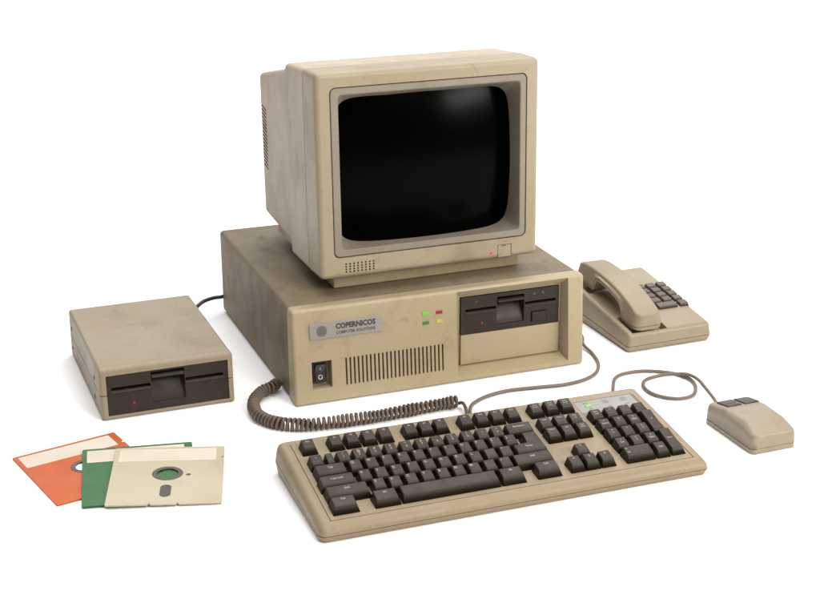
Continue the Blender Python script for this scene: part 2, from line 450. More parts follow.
so = fin('screen_surround', bm, 'surround', mon, bev=0)
for p in so.data.polygons: p.use_smooth = True
md = so.modifiers.remove(so.modifiers['normals'])
so.data.set_sharp_from_angle(angle=R(24))
bm = NB(); nx, nz = 40, 32; gv = {}
for i in range(nx+1):
    for j in range(nz+1):
        x = 31+(292-31)*i/nx; z = 32+(241-32)*j/nz
        gv[i, j] = bm.verts.new((x, glass_y(x, z), z))
for i in range(nx):
    for j in range(nz): bm.faces.new((gv[i, j], gv[i+1, j], gv[i+1, j+1], gv[i, j+1]))
scr = fin('screen', bm, 'glass', mon, bev=0, norm=False)
scr.modifiers.remove(scr.modifiers['normals'])
# front housing (behind the seam)
hs = hexabm([(0.3, 52.8, 0.4), (MW-0.3, 52.8, 0.4), (MW-1.5, 138, 2), (1.5, 138, 2), (0.3, 52.8, MH-0.4), (MW-0.3, 52.8, MH-0.4), (MW-1.5, 138, MH-4.5), (1.5, 138, MH-4.5)])
bevel(hs, 7.5, 5, lambda e: not (max(v.co.y for v in e.verts) < 53))
hs = cut(hs, boxbm(17, 300, 40, 70, 26, 256))
fin('housing', hs, 'cabinet', mon, bev=0.6)
fin('seam', cut(bevel(boxbm(3, MW-3, 48, 56, 3, MH-3), 6, 4, lambda e: abs((e.verts[0].co-e.verts[1].co).y) > 5), boxbm(17, 300, 40, 70, 26, 256)), 'black', mon, bev=0)
# rear housing
rh = hexabm([(8, 130, 8), (MW-8, 130, 8), (MW-12, 299, 23), (11, 299, 23), (8, 130, 262), (MW-8, 130, 262), (MW-12, 299, 231), (11, 299, 231)])
bevel(rh, 7.5, 5)
vs = NB()
for k in range(17):
    z = 99+k*5.4
    hexa(vs, [(5, 266, z-6.2), (18, 266, z-6.2), (18, 288.5, z-1.0), (5, 288.5, z-1.0), (5, 266, z-3.6), (18, 266, z-3.6), (18, 288.5, z+1.6), (5, 288.5, z+1.6)])
    box(vs, 5, 18, 291.5, 305, z-0.6, z+1.6)
rh = cut(rh, vs)
for f in rh.faces:                                                       # slot walls painted black in place of the shade inside the vents
    q = f.calc_center_median()
    if q.x > 12.2 and q.x < 18.6 and q.y > 265.5 and 88 < q.z < 192 : f.material_index = 1
fin('rear_housing', rh, ['cabinet', 'black'], mon, bev=0)
# lower rear body and pedestal
lr = hexabm([(13, 120, 1), (MW-13, 120, 1), (MW-15, 246, 4), (15, 246, 4), (13, 120, 22), (MW-13, 120, 22), (MW-15, 246, 22), (15, 246, 22)])
fin('lower_housing', lr, 'cabinet', mon, bev=3, seg=3)
def pz(y): return (132.4-157+y*math.sin(TILT))/math.cos(TILT)
ped = hexabm([(28, 33, pz(33)), (302, 33, pz(33)), (296, 240, pz(240)), (32, 240, pz(240)), (26, 32, 4), (304, 32, 4), (300, 240, 4), (28, 240, 4)])
fin('pedestal', ped, 'bezel2', mon, bev=2.5, seg=3)

# ------------------------------------------------------------------ external floppy drive
ext = thing('floppy_drive', 'low beige external disk drive with smudged top and dark front, beside the computer', 'disk drive', (-0.3965, 1.7051, 0), 0.3708)
EW, ED, EH = 175.5, 249.0, 69.0
def lean2(c):
    k = max(0.0, min(1.0, (14-c.y)/14.0)); return (c.x, c.y+(-2+0.06*c.z)*k, c.z)
fbz = bevel(boxbm(0, EW, 0, 14, 0, EH), 4, 4, lambda e: not min(v.co.y for v in e.verts) > 13)
fbz = cut(fbz, boxbm(8.6, 168.2, -5, 30, 5.6, 59.8), boxbm(-3, 9, -3, 20, 33.2, 34.3), boxbm(168, 180, -3, 20, 33.2, 34.3))
fin('front_bezel', xform(fbz, lean2), 'drive', ext, bev=0.5)
drive_face(ext, 9.2, 167.6, 6.2, 59.2, 1.2, 40.9, 66.6, 110.2, 16.0, 46.3, 56.4, (14.6, 65.2), (111.4, 161.4), (42.5, 19.3), name='drive_face', fn=lean2)
tc = bevel(boxbm(0.3, EW-0.3, 14.8, ED, 34.3, EH-0.2), 4, 4, lambda e: max(v.co.z for v in e.verts) > 50 and not max(v.co.y for v in e.verts) < 16 or (min(v.co.y for v in e.verts) > 200 and abs((e.verts[0].co-e.verts[1].co).z) > 10))
fin('top_cover', cut(tc, boxbm(5, EW-5, 0, 60, 30, 62)), 'drive', ext, bev=0.4)
bt_ = bevel(boxbm(0.3, EW-0.3, 14.8, ED, 0, 33.2), 3, 4, lambda e: min(v.co.z for v in e.verts) < 1 and not max(v.co.y for v in e.verts) < 16 or (min(v.co.y for v in e.verts) > 200 and abs((e.verts[0].co-e.verts[1].co).z) > 10))
fin('bottom_tray', cut(bt_, boxbm(5, EW-5, 0, 60, 4, 40)), 'drive', ext, bev=0.4)
fin('seam', cut(boxbm(2, EW-2, 4, ED-2, 4, EH-3), boxbm(7, EW-7, -1, 55, 5, 62)), 'black', ext, bev=0)
for (sy, sz) in ((231, 45.5), (233, 16), (45, 43.5), (50, 15)):
    q = NB(); prism(q, disc(sy, sz, 3.0, 18), -0.6, 2, 'x')
    sc_ = fin('screw', q, 'screw', ext, bev=0.4)

# ------------------------------------------------------------------ keyboard
kb = thing('computer_keyboard', 'wide beige computer keyboard with dark brown keys, in front of the computer', 'keyboard', (-0.0976, 1.382, 0), 0.3531)
KW, KD, KF, KB_ = 483.0, 187.5, 18.4, 42.0
SL = (KB_-KF)/KD
def dz(y): return KF+SL*y
low = hexabm([(3, 3, 0), (KW-3, 3, 0), (KW-3, KD-2, 0), (3, KD-2, 0), (0, 0, 7.6), (KW, 0, 7.6), (KW, KD, 18.5), (0, KD, 18.5)])
fin('bottom_tray', bevel(low, 7.5, 5, lambda e: abs((e.verts[0].co-e.verts[1].co).z) > 5 and abs((e.verts[0].co-e.verts[1].co).y) < 8), 'kb', kb, bev=1.0, seg=2)
fin('seam', bevel(hexabm([(1.8, 1.8, 5), (KW-1.8, 1.8, 5), (KW-1.8, KD-1.8, 12), (1.8, KD-1.8, 12), (1.8, 1.8, 11), (KW-1.8, 1.8, 11), (KW-1.8, KD-1.8, 22), (1.8, KD-1.8, 22)]), 9, 5, lambda e: abs((e.verts[0].co-e.verts[1].co).z) > 5 and abs((e.verts[0].co-e.verts[1].co).y) < 8), 'black', kb, bev=0)
up = hexabm([(0.2, 0.2, 8.5), (KW-0.2, 0.2, 8.5), (KW-0.2, KD-0.2, 19.5), (0.2, KD-0.2, 19.5), (3, 3.0, dz(3)), (KW-3, 3.0, dz(3)), (KW-3, KD-2, dz(KD-2)), (3, KD-2, dz(KD-2))])
bevel(up, 8.5, 8, lambda e: min(v.co.z-dz(v.co.y) for v in e.verts) > -2 or abs((e.verts[0].co-e.verts[1].co).z) > 5 and abs((e.verts[0].co-e.verts[1].co).y) < 8)
gr = NB()
def groove(x0, y0, x1, y1, w=0.55):
    d = Vector((x1-x0, y1-y0, 0)).normalized(); n_ = Vector((-d.y, d.x, 0))*w
    a, b2 = Vector((x0, y0, 0)), Vector((x1, y1, 0))
    q = [a-n_, b2-n_, b2+n_, a+n_]
    g_ = NB(); hexa(g_, [(p.x, p.y, dz(p.y)-1.3) for p in q] + [(p.x, p.y, dz(p.y)+3) for p in q]); return g_
grs = [groove(16.6, 172, 16.6, 12.6), groove(17.15, 13.2, 466.2, 13.2), groove(466.8, 12.6, 466.8, 166)]
pan = NB(); hexa(pan, [(383.2, 141.4, dz(141.4)-0.9), (464.8, 141.4, dz(141.4)-0.9), (464.8, 168, dz(168)-0.9), (383.2, 168, dz(168)-0.9),
                       (383.2, 141.4, dz(141.4)+4), (464.8, 141.4, dz(141.4)+4), (464.8, 168, dz(168)+4), (383.2, 168, dz(168)+4)])
up = cut(up, *grs, pan)
fin('top_shell', up, 'kb', kb, bev=0.25, seg=1)
pn = NB(); hexa(pn, [(383.8, 142, dz(142)-3), (464.2, 142, dz(142)-3), (464.2, 167.4, dz(167.4)-3), (383.8, 167.4, dz(167.4)-3),
                     (383.8, 142, dz(142)-0.2), (464.2, 142, dz(142)-0.2), (464.2, 167.4, dz(167.4)-0.2), (383.8, 167.4, dz(167.4)-0.2)])
po = fin('status_panel', pn, 'panel', kb, bev=0.2)
mk = NB()
def on_deck(h): return lambda c: (c.x, c.y, dz(c.y)+h)
def flat(x0, x1, y0, y1, h=-0.12):
    t_ = NB(); v = [t_.verts.new(p) for p in ((x0, y0, 0), (x1, y0, 0), (x1, y1, 0), (x0, y1, 0))]; t_.faces.new(v); join(mk, t_, on_deck(h))
for i, cx in enumerate((398.5, 424.5, 449.5)):
    if i: # small outlined symbol
        flat(cx-4, cx+4, 160.6, 161.6); flat(cx-4, cx+4, 155.4, 156.4); flat(cx-4, cx-3.2, 156.4, 160.6); flat(cx+3.2, cx+4, 156.4, 160.6); flat(cx-1.8, cx+1.8, 157.7, 159.3)
        flat(cx-2.5, cx+2.5, 162.6, 163.3)
    else:
        flat(cx-3.6, cx+2.6, 161.2, 162.0); flat(cx-3.6, cx-2.6, 162.0, 163.6); flat(cx-0.6, cx+0.4, 162.0, 163.6)
    flat(cx-1.6, cx+3.2, 146.6, 148.4)
fin('panel_marks', mk, 'panelmark', po, bev=0, smooth=False)
q = NB(); hexa(q, [(395.2, 152.6, dz(152.6)-1), (402.6, 152.6, dz(152.6)-1), (402.6, 157.2, dz(157.2)-1), (395.2, 157.2, dz(157.2)-1), (395.2, 152.6, dz(152.6)+0.6), (402.6, 152.6, dz(152.6)+0.6), (402.6, 157.2, dz(157.2)+0.6), (395.2, 157.2, dz(157.2)+0.6)])
o = fin('indicator_light', q, 'led_green', po, bev=0.3); o['label'] = 'lit green light'

def key(cx, cy, w=18.6, d=20.4, legend='', where='c', size=4.6, hgt=9.6):
    """one sculpted keycap with its printed legend; cx, cy is the middle of its footprint"""
    bm = NB(); x0, x1, y0, y1 = cx-w/2, cx+w/2, cy-d/2, cy+d/2
    j = random.uniform(-0.4, 0.4)
    ins = min(2.9, w*0.16); X0, X1, Y0, Y1 = x0+ins, x1-ins, y0+5.2, y1-2.2
    zt = lambda y: dz(y)+hgt+0.16*(y-cy)+j
    hexa(bm, [(x0, y0, dz(y0)+0.1), (x1, y0, dz(y0)+0.1), (x1, y1, dz(y1)+0.1), (x0, y1, dz(y1)+0.1),
              (X0, Y0, zt(Y0)), (X1, Y0, zt(Y0)), (X1, Y1, zt(Y1)), (X0, Y1, zt(Y1))])
    bevel(bm, 1.1, 3, lambda e: max(v.co.z-dz(v.co.y) for v in e.verts) > 5)
    legend_on(bm, legend, where, size, X0, X1, Y0, Y1, zt)
    return keyfin(bm)
def legend_on(bm, legend, where, size, X0, X1, Y0, Y1, zt):
    fixn(bm)
    if not legend: return
    lines = legend.split('\n') if isinstance(legend, str) else legend
    for i, ln in enumerate(lines):
        if not ln: continue
        if where == 'tl': ox, al, oy = X0+1.7, 'LEFT', Y1-4.0-i*5.2
        elif where == 't': ox, al, oy = (X0+X1)/2, 'CENTER', Y1-4.3-i*(size+0.6)
        else: ox, al, oy = (X0+X1)/2, 'CENTER', (Y0+Y1)/2+0.8-(i-(len(lines)-1)/2)*(size+0.9)
        join(bm, text_bm(ln, size*0.92, al, 0.018), lambda c: (ox+c.x, oy+c.y*1.15, zt(oy+c.y*1.15)+0.06), 1)
def keyfin(bm):
    o = fin('key', bm, ['key', 'legend'], kb, bev=0, norm=False)
    return o
P_ = 19.35
# row of function keys
for x, t in ((33.6, 'Esc'), (66.7, 'F1'), (87.1, 'F2'), (107.6, 'F3'), (128.1, 'F4'), (160.3, 'F6'), (179.9, 'F7'), (199.5, 'F8'), (232.1, 'F9'), (252.9, 'F10'), (273.2, 'F11'), (294.0, 'F12')):
    key(x, 153.6, 19.4, 21, t, 't', 3.9)
key(33.0, 118.2, 18.8, 20.6, '~\n`', 't', 4.2)
key(48.9, 118.2, 11.6, 20.6, '', hgt=9.0)
for i, t in enumerate(('!\n1', '@\n2', '#\n3', '$\n4', '^\n6', '&\n7', '*\n8', '(\n9', ')\n0', '_\n-', '+\n=')):
    key(65.2+i*P_, 118.2, 18.8, 20.6, t, 't', 4.4)
key(287.5, 118.6, 37.0, 20.6, 'Backspace', 'c', 3.9)
key(43.2, 96.2, 39, 20.6, 'Tab', 'c', 4.2)
for i, t in enumerate('QWERTYIOP[]'): key(73.0+i*P_, 96.4, 18.8, 20.6, t, 'tl', 4.9)
key(43.8, 73.6, 44, 20.6, 'Caps Lock', 'c', 3.8)
for i, t in enumerate(('A', 'S', 'D', 'F', 'G', 'H', 'K', 'L', ':', '"')): key(77.0+i*P_, 74.2, 18.8, 20.6, t, 'tl', 4.9)
key(48.8, 52.2, 52, 20.6, 'Shift', 'c', 4.0)
for i, t in enumerate(('Z', 'X', 'C', 'V', 'B', 'N', 'M', ',', '/')): key(86.4+i*P_, 52.8, 18.8, 20.6, t, 'tl', 4.9)
key(276.2, 53.0, 51, 20.6, 'Shift', 'c', 4.0)
key(37.6, 30.6, 31, 21, 'Ctrl', 't', 3.9)
key(86.2, 30.6, 31, 21, 'Alt', 't', 3.9)
key(162.6, 30.8, 120, 21, '')
key(238.8, 30.8, 31, 21, 'Alt', 't', 3.9)
key(284.0, 31.4, 31, 21, 'Ctrl', 't', 3.9)
# L shaped enter key
bm = NB()
Lb = [(261.2, 64), (303.6, 64), (303.6, 106.6), (280.6, 106.6), (280.6, 84.8), (261.2, 84.8)]
Lt = [(264.1, 69.2), (300.7, 69.2), (300.7, 104.4), (283.5, 104.4), (283.5, 82.6), (264.1, 82.6)]
ztE = lambda y: dz(y)+9.6+0.03*(y-80)
v0 = [bm.verts.new((x, y, dz(y)+0.1)) for x, y in Lb]; v1 = [bm.verts.new((x, y, ztE(y))) for x, y in Lt]
bm.faces.new(v0[::-1]); bm.faces.new(v1)
for i in range(6): bm.faces.new((v0[i], v0[(i+1) % 6], v1[(i+1) % 6], v1[i]))
bevel(bm, 1.1, 3, lambda e: max(v.co.z-dz(v.co.y) for v in e.verts) > 5)
legend_on(bm, 'Enter', 'c', 4.3, 264, 300.7, 69.2, 84, ztE); keyfin(bm)
# navigation block
for x, t in ((326.0, 'Print\nScreen'), (346.4, 'Scroll\nLock'), (367.0, 'Pause\nBreak')): key(x, 154.8, 19.4, 21, t, 't', 2.9)
for i, t in enumerate(('Insert', 'Home', 'Page\nUp')): key(323.6+i*20.2, 120.4, 19.6, 21, t, 't', 3.0)
for i, t in enumerate(('Delete', 'End', 'Page\nDown')): key(322.6+i*20.2, 97.2, 19.6, 21, t, 't', 3.0)
key(340.0, 54.4, 19.6, 21, '\u2191', 't', 5.0)
for i, t in enumerate(('\u2190', '\u2193', '\u2192')): key(320.6+i*19.8, 32.4, 19.6, 21, t, 't', 5.0)
# number pad
NX = (393.0, 412.9, 432.8, 452.7)
for x, t in zip(NX, ('Num\nLock', '/', '*', '-')): key(x, 121.0, 19.0, 20.6, t, 't', 3.2 if len(t) > 1 else 4.6)
for r_, y in (('789', 98.0), ('456', 76.0), ('123', 54.0)):
    sub = {'7': 'Home', '9': 'PgUp', '1': 'End', '3': 'PgDn', '8': '\u2191', '2': '\u2193', '4': '\u2190', '6': '\u2192'}
    for x, t in zip(NX, r_):
        key(x, y, 19.0, 20.6, [t, sub.get(t, '')], 't', 3.6)
key(NX[3], 87.6, 19.0, 42.5, '+', 'c', 4.6)
key(NX[3], 43.4, 19.0, 42.5, 'Enter', 'c', 3.3)
key((NX[0]+NX[1])/2, 32.0, 39, 20.8, '0\nIns', 'tl', 3.6)
key(NX[2], 32.0, 19.0, 20.8, '.\nDel', 't', 3.6)

# ------------------------------------------------------------------ mouse
ms = thing('computer_mouse', 'boxy beige two button mouse with a thin looped cord, beside the keyboard', 'mouse', (0.4163, 1.600, 0), 0.3791)
QW, QD = 65.6, 106.5
lo = hexabm([(2, 2, 0.6), (QW-2, 2, 0.6), (QW-2, QD-2, 0.6), (2, QD-2, 0.6), (0, 0, 3.2), (QW, 0, 3.2), (QW, QD, 3.2), (0, QD, 3.2)])
bmx = NB()
def loft(bm, secs):
    vs = [[bm.verts.new(p) for p in s] for s in secs]
    for a, c in zip(vs, vs[1:]):
        n = len(a)
        for k in range(n): bm.faces.new((a[k], a[(k+1) % n], c[(k+1) % n], c[k]))
    bm.faces.new(vs[0][::-1]); bm.faces.new(vs[-1]); return vs
fin('base', bevel(boxbm(0.2, QW-0.2, 0.2, QD-0.2, 0, 6.6), 7.3, 7, lambda e: abs((e.verts[0].co-e.verts[1].co).z) > 3), 'mouse', ms, bev=1.0)
fin('seam', bevel(boxbm(1.4, QW-1.4, 1.4, QD-1.4, 4, 10), 7, 6, lambda e: abs((e.verts[0].co-e.verts[1].co).z) > 3), 'black', ms, bev=0)
def lerp(tab, y):
    for (y0, v0), (y1, v1) in zip(tab, tab[1:]):
        if y <= y1: return v0+(v1-v0)*max(0.0, (y-y0)/(y1-y0))
    return tab[-1][1]
def plan_hw(y, y0, y1, hw, r):
    d = min(y-y0, y1-y)
    return hw if d >= r else hw-r+math.sqrt(max(0.0, r*r-(r-d)**2))
def stations(y0, y1, r, inner, n=9):
    arc = [r*(1-math.cos(R(90*k/n))) for k in range(n+1)]
    return sorted(set([round(y0+d, 3) for d in arc]+[round(y1-d, 3) for d in arc]+[y for y in inner if y0+r < y < y1-r]))
MZ = [(0.2, 24.3), (27, 34.0), (66, 33.8), (QD-0.2, 26.5)]; MI = [(0.2, 3.0), (27, 8.0), (66, 5.0), (QD-0.2, 3.5)]
def soft(p0, p1, p2, r, n=4):
    a_, b_, c_2 = Vector(p0), Vector(p1), Vector(p2)
    u0 = b_+(a_-b_).normalized()*min(r, (a_-b_).length*0.48); u1 = b_+(c_2-b_).normalized()*min(r, (c_2-b_).length*0.48)
    return [tuple(u0*(1-t)**2+2*b_*t*(1-t)+u1*t*t) for t in [k/n for k in range(n+1)]]
secs = []
er = 3.0
near = [er*(1-math.cos(R(90*k/5))) for k in range(6)]
inner = [27-1.2, 27, 27+1.2, 66-2, 66, 66+2]+[0.2+d for d in near]+[QD-0.2-d for d in near]
for y in sorted(set(stations(0.2, QD-0.2, 7.5, ())+[round(q, 3) for q in inner])):
    hw = plan_hw(y, 0.2, QD-0.2, QW/2-0.2, 7.5); ins = lerp(MI, y); c = QW/2
    zt = (lerp(MZ, y-1.2)+lerp(MZ, y)+lerp(MZ, y+1.2))/3
    d = min(y-0.2, QD-0.2-y)
    if d < er: zt -= er-math.sqrt(max(0, er*er-(er-d)**2))
    A, B, C_, D_ = (c+hw, y, 7.3), (c+hw-0.5, y, zt-6), (c+hw-ins, y, zt), (c-hw+ins, y, zt)
    half = [A]+soft(A, B, C_, 3.2)+soft(B, C_, D_, 3.4)
    secs.append(half+[(2*c-x, yy, z) for x, yy, z in half[::-1]])
mt = NB(); loft(mt, secs)
fin('shell', mt, 'mouse', ms, bev=0)
mz = lambda y: 33.8-(y-66)*7.3/40.3
for (a, c) in ((11.5, 32.5), (37.5, 58.5)):
    q = NB(); hexa(q, [(a, 73.5, mz(73.5)-2), (c, 73.5, mz(73.5)-2), (c, 98.5, mz(98.5)-2), (a, 98.5, mz(98.5)-2), (a, 73.5, mz(73.5)+1.7), (c, 73.5, mz(73.5)+1.7), (c, 98.5, mz(98.5)+1.7), (a, 98.5, mz(98.5)+1.7)])
    fin('button', q, 'mbutton', ms, bev=0.7)
mi_ = ms.matrix_world.inverted()
cordw = [(0.262, 1.722, 0.012), (0.2737, 1.800, 0.006), (0.281, 1.8356, 0.003), (0.2946, 1.8528, 0.003), (0.320, 1.8626, 0.003), (0.346, 1.8608, 0.003), (0.3708, 1.8505, 0.003),
         (0.3855, 1.8287, 0.003), (0.3849, 1.799, 0.003), (0.3754, 1.7764, 0.003), (0.3577, 1.7675, 0.003), (0.3388, 1.7718, 0.003), (0.3235, 1.7851, 0.003), (0.3162, 1.8078, 0.003),
         (0.3206, 1.8283, 0.003), (0.3354, 1.8406, 0.0035), (0.358, 1.8436, 0.006), (0.3792, 1.838, 0.0085), (0.3915, 1.8215, 0.008), (0.3965, 1.790, 0.008), (0.3985, 1.745, 0.012), (0.3965, 1.714, 0.0165), (0.3945, 1.690, 0.0175)]
cp = [tuple((mi_ @ Vector(p))*1000) for p in cordw]
fin('cord', tube(resample(spline(cp, 10), 2.5), 2.3), 'cordgrey', ms, bev=0)

# ------------------------------------------------------------------ telephone and its handset
PXY = (0.3122, 1.9327, 0)
ph = thing('telephone', 'beige push button desk telephone with brown buttons, right of the computer case', 'telephone', PXY, 0.3844)
PW, PD = 140.5, 200.0
pzt = lambda y: 28.6+0.134*y
tr = hexabm([(2, 2, 2), (PW-2, 2, 2), (PW-2, PD-2, 2), (2, PD-2, 2), (0.3, 0.3, 9.6), (PW-0.3, 0.3, 9.6), (PW-0.3, PD-0.3, 16.5), (0.3, PD-0.3, 16.5)])
fin('base', bevel(tr, 5, 4, lambda e: abs((e.verts[0].co-e.verts[1].co).z) > 4 and abs((e.verts[0].co-e.verts[1].co).y) < 5), 'phone', ph, bev=1.2)
sm = hexabm([(2, 2, 6), (PW-2, 2, 6), (PW-2, PD-2, 6), (2, PD-2, 6), (2, 2, 13), (PW-2, 2, 13), (PW-2, PD-2, 20), (2, PD-2, 20)])
fin('seam', bevel(sm, 4, 4, lambda e: abs((e.verts[0].co-e.verts[1].co).z) > 4 and abs((e.verts[0].co-e.verts[1].co).y) < 5), 'black', ph, bev=0)
tp = hexabm([(0, 0, 10.4), (PW, 0, 10.4), (PW, PD, 17.4), (0, PD, 17.4), (2, 3, pzt(3)), (PW-2, 3, pzt(3)), (PW-2, PD-1, pzt(PD-1)), (2, PD-1, pzt(PD-1))])
bevel(tp, 6.0, 6, lambda e: max(v.co.z for v in e.verts) > 20)
def well(y0, y1, dep):
    q = hexabm([(11.5, y0+2, pzt(y0)-dep), (65, y0+2, pzt(y0)-dep), (65, y1-2, pzt(y1)-dep), (12, y1-2, pzt(y1)-dep), (8.5, y0, pzt(y0)+5), (68.5, y0, pzt(y0)+5), (68.5, y1, pzt(y1)+5), (8.5, y1, pzt(y1)+5)])
    return q
trough = hexabm([(14, 40, pzt(40)-7), (64, 40, pzt(40)-7), (64, 160, pzt(160)-7), (14, 160, pzt(160)-7), (9, 40, pzt(40)+6), (69, 40, pzt(40)+6), (69, 160, pzt(160)+6), (9, 160, pzt(160)+6)])
tp = cut(tp, well(4.8, 54, 9), well(134, 193, 9), hexabm([(134.6, 148, pzt(148)-2.5), (136.4, 148, pzt(148)-2.5), (136.4, 178, pzt(178)-2.5), (134.6, 178, pzt(178)-2.5), (134.6, 148, pzt(148)+3), (136.4, 148, pzt(148)+3), (136.4, 178, pzt(178)+3), (134.6, 178, pzt(178)+3)]))
fin('body', tp, 'phone', ph, bev=0.3)
def pkey(cx, cy, w=15.4, d=12.8, t=''):
    bm = NB(); x0, x1, y0, y1 = cx-w/2, cx+w/2, cy-d/2, cy+d/2
    hexa(bm, [(x0, y0, pzt(y0)-1), (x1, y0, pzt(y0)-1), (x1, y1, pzt(y1)-1), (x0, y1, pzt(y1)-1), (x0+1.2, y0+1.4, pzt(y0)+5), (x1-1.2, y0+1.4, pzt(y0)+5), (x1-1.2, y1-1, pzt(y1)+5), (x0+1.2, y1-1, pzt(y1)+5)])
    bevel(bm, 1.0, 3, lambda e: max(v.co.z-pzt(v.co.y) for v in e.verts) > 2); fixn(bm)
    if t: join(bm, text_bm(t, 5.0, 'CENTER', 0.005), lambda c: (cx+c.x, cy+1+c.y*1.1, pzt(cy+1+c.y*1.1)+5.25), 1)
    fin('button', bm, ['phonekey', 'dim'], ph, bev=0, norm=False)
for r_, y in enumerate((126.8, 111.4, 96.0, 80.6)):
    for c2, x in enumerate((92.6, 111.0, 129.4)):
        pkey(x, y, t='123456789*0#'[r_*3+c2])
pkey(101.6, 64.4, 33.0, 13.2, ''); pkey(129.4, 64.4, 15.4, 13.2, '')
for fx, fy in ((16, 16), (PW-16, 16), (16, PD-16), (PW-16, PD-16)):
    q = NB(); prism(q, disc(fx, fy, 6, 20), 0, 3, 'z'); fin('rubber_foot', q, 'black', ph, bev=0.4)

hsn = thing('telephone_handset', 'beige telephone handset lying in its cradle on the desk telephone', 'handset', PXY, 0.3844)
HX0, HX1 = 14.0, 62.5
HY0, HY1, HR = 7.5, 191.0, 11.0
mid = [(7.5, 35.2), (42, 38.2), (45.5, 41.5), (47.6, 52), (55, 61.4), (66, 65.2), (90, 71), (119, 75.2), (128, 73.5), (131.5, 66), (134, 59.5), (138, 57), (181, 60.6), (191, 63.5)]
bot = [(7.5, 29.2), (43.5, 32.6), (47.8, 36), (50.2, 47), (57, 56.6), (68, 60.6), (90, 66), (117, 70), (124.5, 68.5), (128.5, 61), (131.5, 53.5), (136, 50.8), (181, 54.5), (191, 57)]
top = [(7.5, 51.2), (8.6, 52.3), (12, 53.9), (27, 60.8), (40, 66.0), (54, 70.9), (68, 74.7), (86, 78.6), (105, 81.4), (120, 82.9), (135, 83.9), (150, 84.5), (165, 84.4), (176, 83.0), (184, 80.5), (191, 75.5)]
HC, HW = (HX0+HX1)/2, (HX1-HX0)/2
ys = stations(HY0, HY1, HR, sorted({p[0] for p in mid+bot+top} | set(range(24, 178, 8))), 10)
secs = []
for y in ys:
    hw = plan_hw(y, HY0, HY1, HW, HR); zb, zt = lerp(mid, y), lerp(top, y)
    tw = hw-3.8; rc = 4.2
    sec = [(HC+hw, y, zb), (HC+hw-0.3, y, zb+1.5), (HC+tw+0.25, y, zt-rc-0.8)]
    for k in range(6):
        t = R(90*k/5); sec.append((HC+tw-rc+rc*math.cos(t), y, zt-rc+rc*math.sin(t)))
    secs.append(sec+[(2*HC-x, yy, z) for x, yy, z in sec[::-1]])
u = NB(); loft(u, secs)
o = fin('shell', u, 'handset', hsn, bev=1.0, seg=3, angle=48)
secs = []
for y in ys:
    hw = plan_hw(y, HY0+0.4, HY1-0.4, HW-0.4, HR); zb, zt = lerp(bot, y), lerp(mid, y)-0.8; rc = 1.8
    sec = [(HC+hw, y, zt)]
    for k in range(4):
        t = R(-90*k/3); sec.append((HC+hw-rc+rc*math.cos(t), y, zb+rc+rc*math.sin(t)))
    secs.append(sec+[(2*HC-x, yy, z) for x, yy, z in sec[::-1]])
secs[0] = [(x, y+0.4, z) for x, y, z in secs[0]]; secs[-1] = [(x, y-0.4, z) for x, y, z in secs[-1]]
lw = NB(); loft(lw, secs)
fin('underside', lw, 'handset', hsn, bev=0.5, angle=48)

# ------------------------------------------------------------------ floppy disks
def floppy(mat, label, loc, rz, w, d, slope=0.0, group='floppy disks lying in an overlapping row'):
    """origin at the disk's near left corner"""
    t = thing('floppy_disk', label, 'floppy disk', loc, rz, 0, group)
    t.matrix_world = Matrix.Translation(loc) @ Matrix.Rotation(rz, 4, 'Z') @ Matrix.Rotation(slope, 4, 'Y')
    th = 1.7
    cx, cy = w*0.502, d*0.52
    j = NB(); prism(j, rrect(0, w, 0, d, 1.8, 3), 0, th, 'z')
    c1 = NB(); prism(c1, disc(cx, cy, 18.2, 40), -2, 5, 'z')
    c2 = NB(); prism(c2, rrect(cx-6.4, cx+6.4, d*0.118, d*0.325, 6.3, 6), -2, 5, 'z')
    c3 = NB(); prism(c3, disc(cx+24.5, cy-4, 2.9, 20), -2, 5, 'z')
    cs = [c1, c2, c3, boxbm(cx-18, cx-15, -2, 2.6, -2, 5), boxbm(cx+14, cx+17, -2, 2.6, -2, 5), boxbm(w-3.2, w+2, d*0.775, d*0.815, -2, 5)]
    fin('jacket', cut(j, *cs), mat, t, bev=0.3)
    dsc = NB(); ring(dsc, cx, cy, 15.5, 60, 0.6, 1.0, 48)
    fin('magnetic_disc', dsc, 'media', t, bev=0)
    hr = NB(); ring(hr, cx, cy, 12.6, 18.0, 0.15, th+0.35, 48)
    fin('hub_ring', hr, 'hub', t, bev=0.35)
    lb = NB(); prism(lb, rrect(5.5, w*0.925, d*0.745, d*0.965, 1.0, 2), th+0.02, th+0.14, 'z')
    lo_ = fin('label_sticker', lb, 'paper', t, bev=0)
    rl = NB()
    for k in range(4):
        y = d*(0.79+0.042*k); box(rl, 8.5, w*0.90, y-0.28, y+0.28, th+0.142, th+0.16)
    fin('ruled_lines', rl, 'rule', lo_, bev=0, smooth=False)
    return t
floppy('orange', 'orange floppy disk with white label, lowest and leftmost of the three disks', (-0.4015, 1.4720, 0.0002), R(34.0), 132, 148)
floppy('green', 'green floppy disk half covered by the cream one and overlapping the orange one', (-0.3720, 1.4650, 0.0021), R(11.6), 133, 151, R(0.75))
floppy('cream', 'cream floppy disk with white label, topmost of the three overlapping disks', (-0.3460, 1.4635, 0.0041), R(5.6), 132, 150, R(1.35))

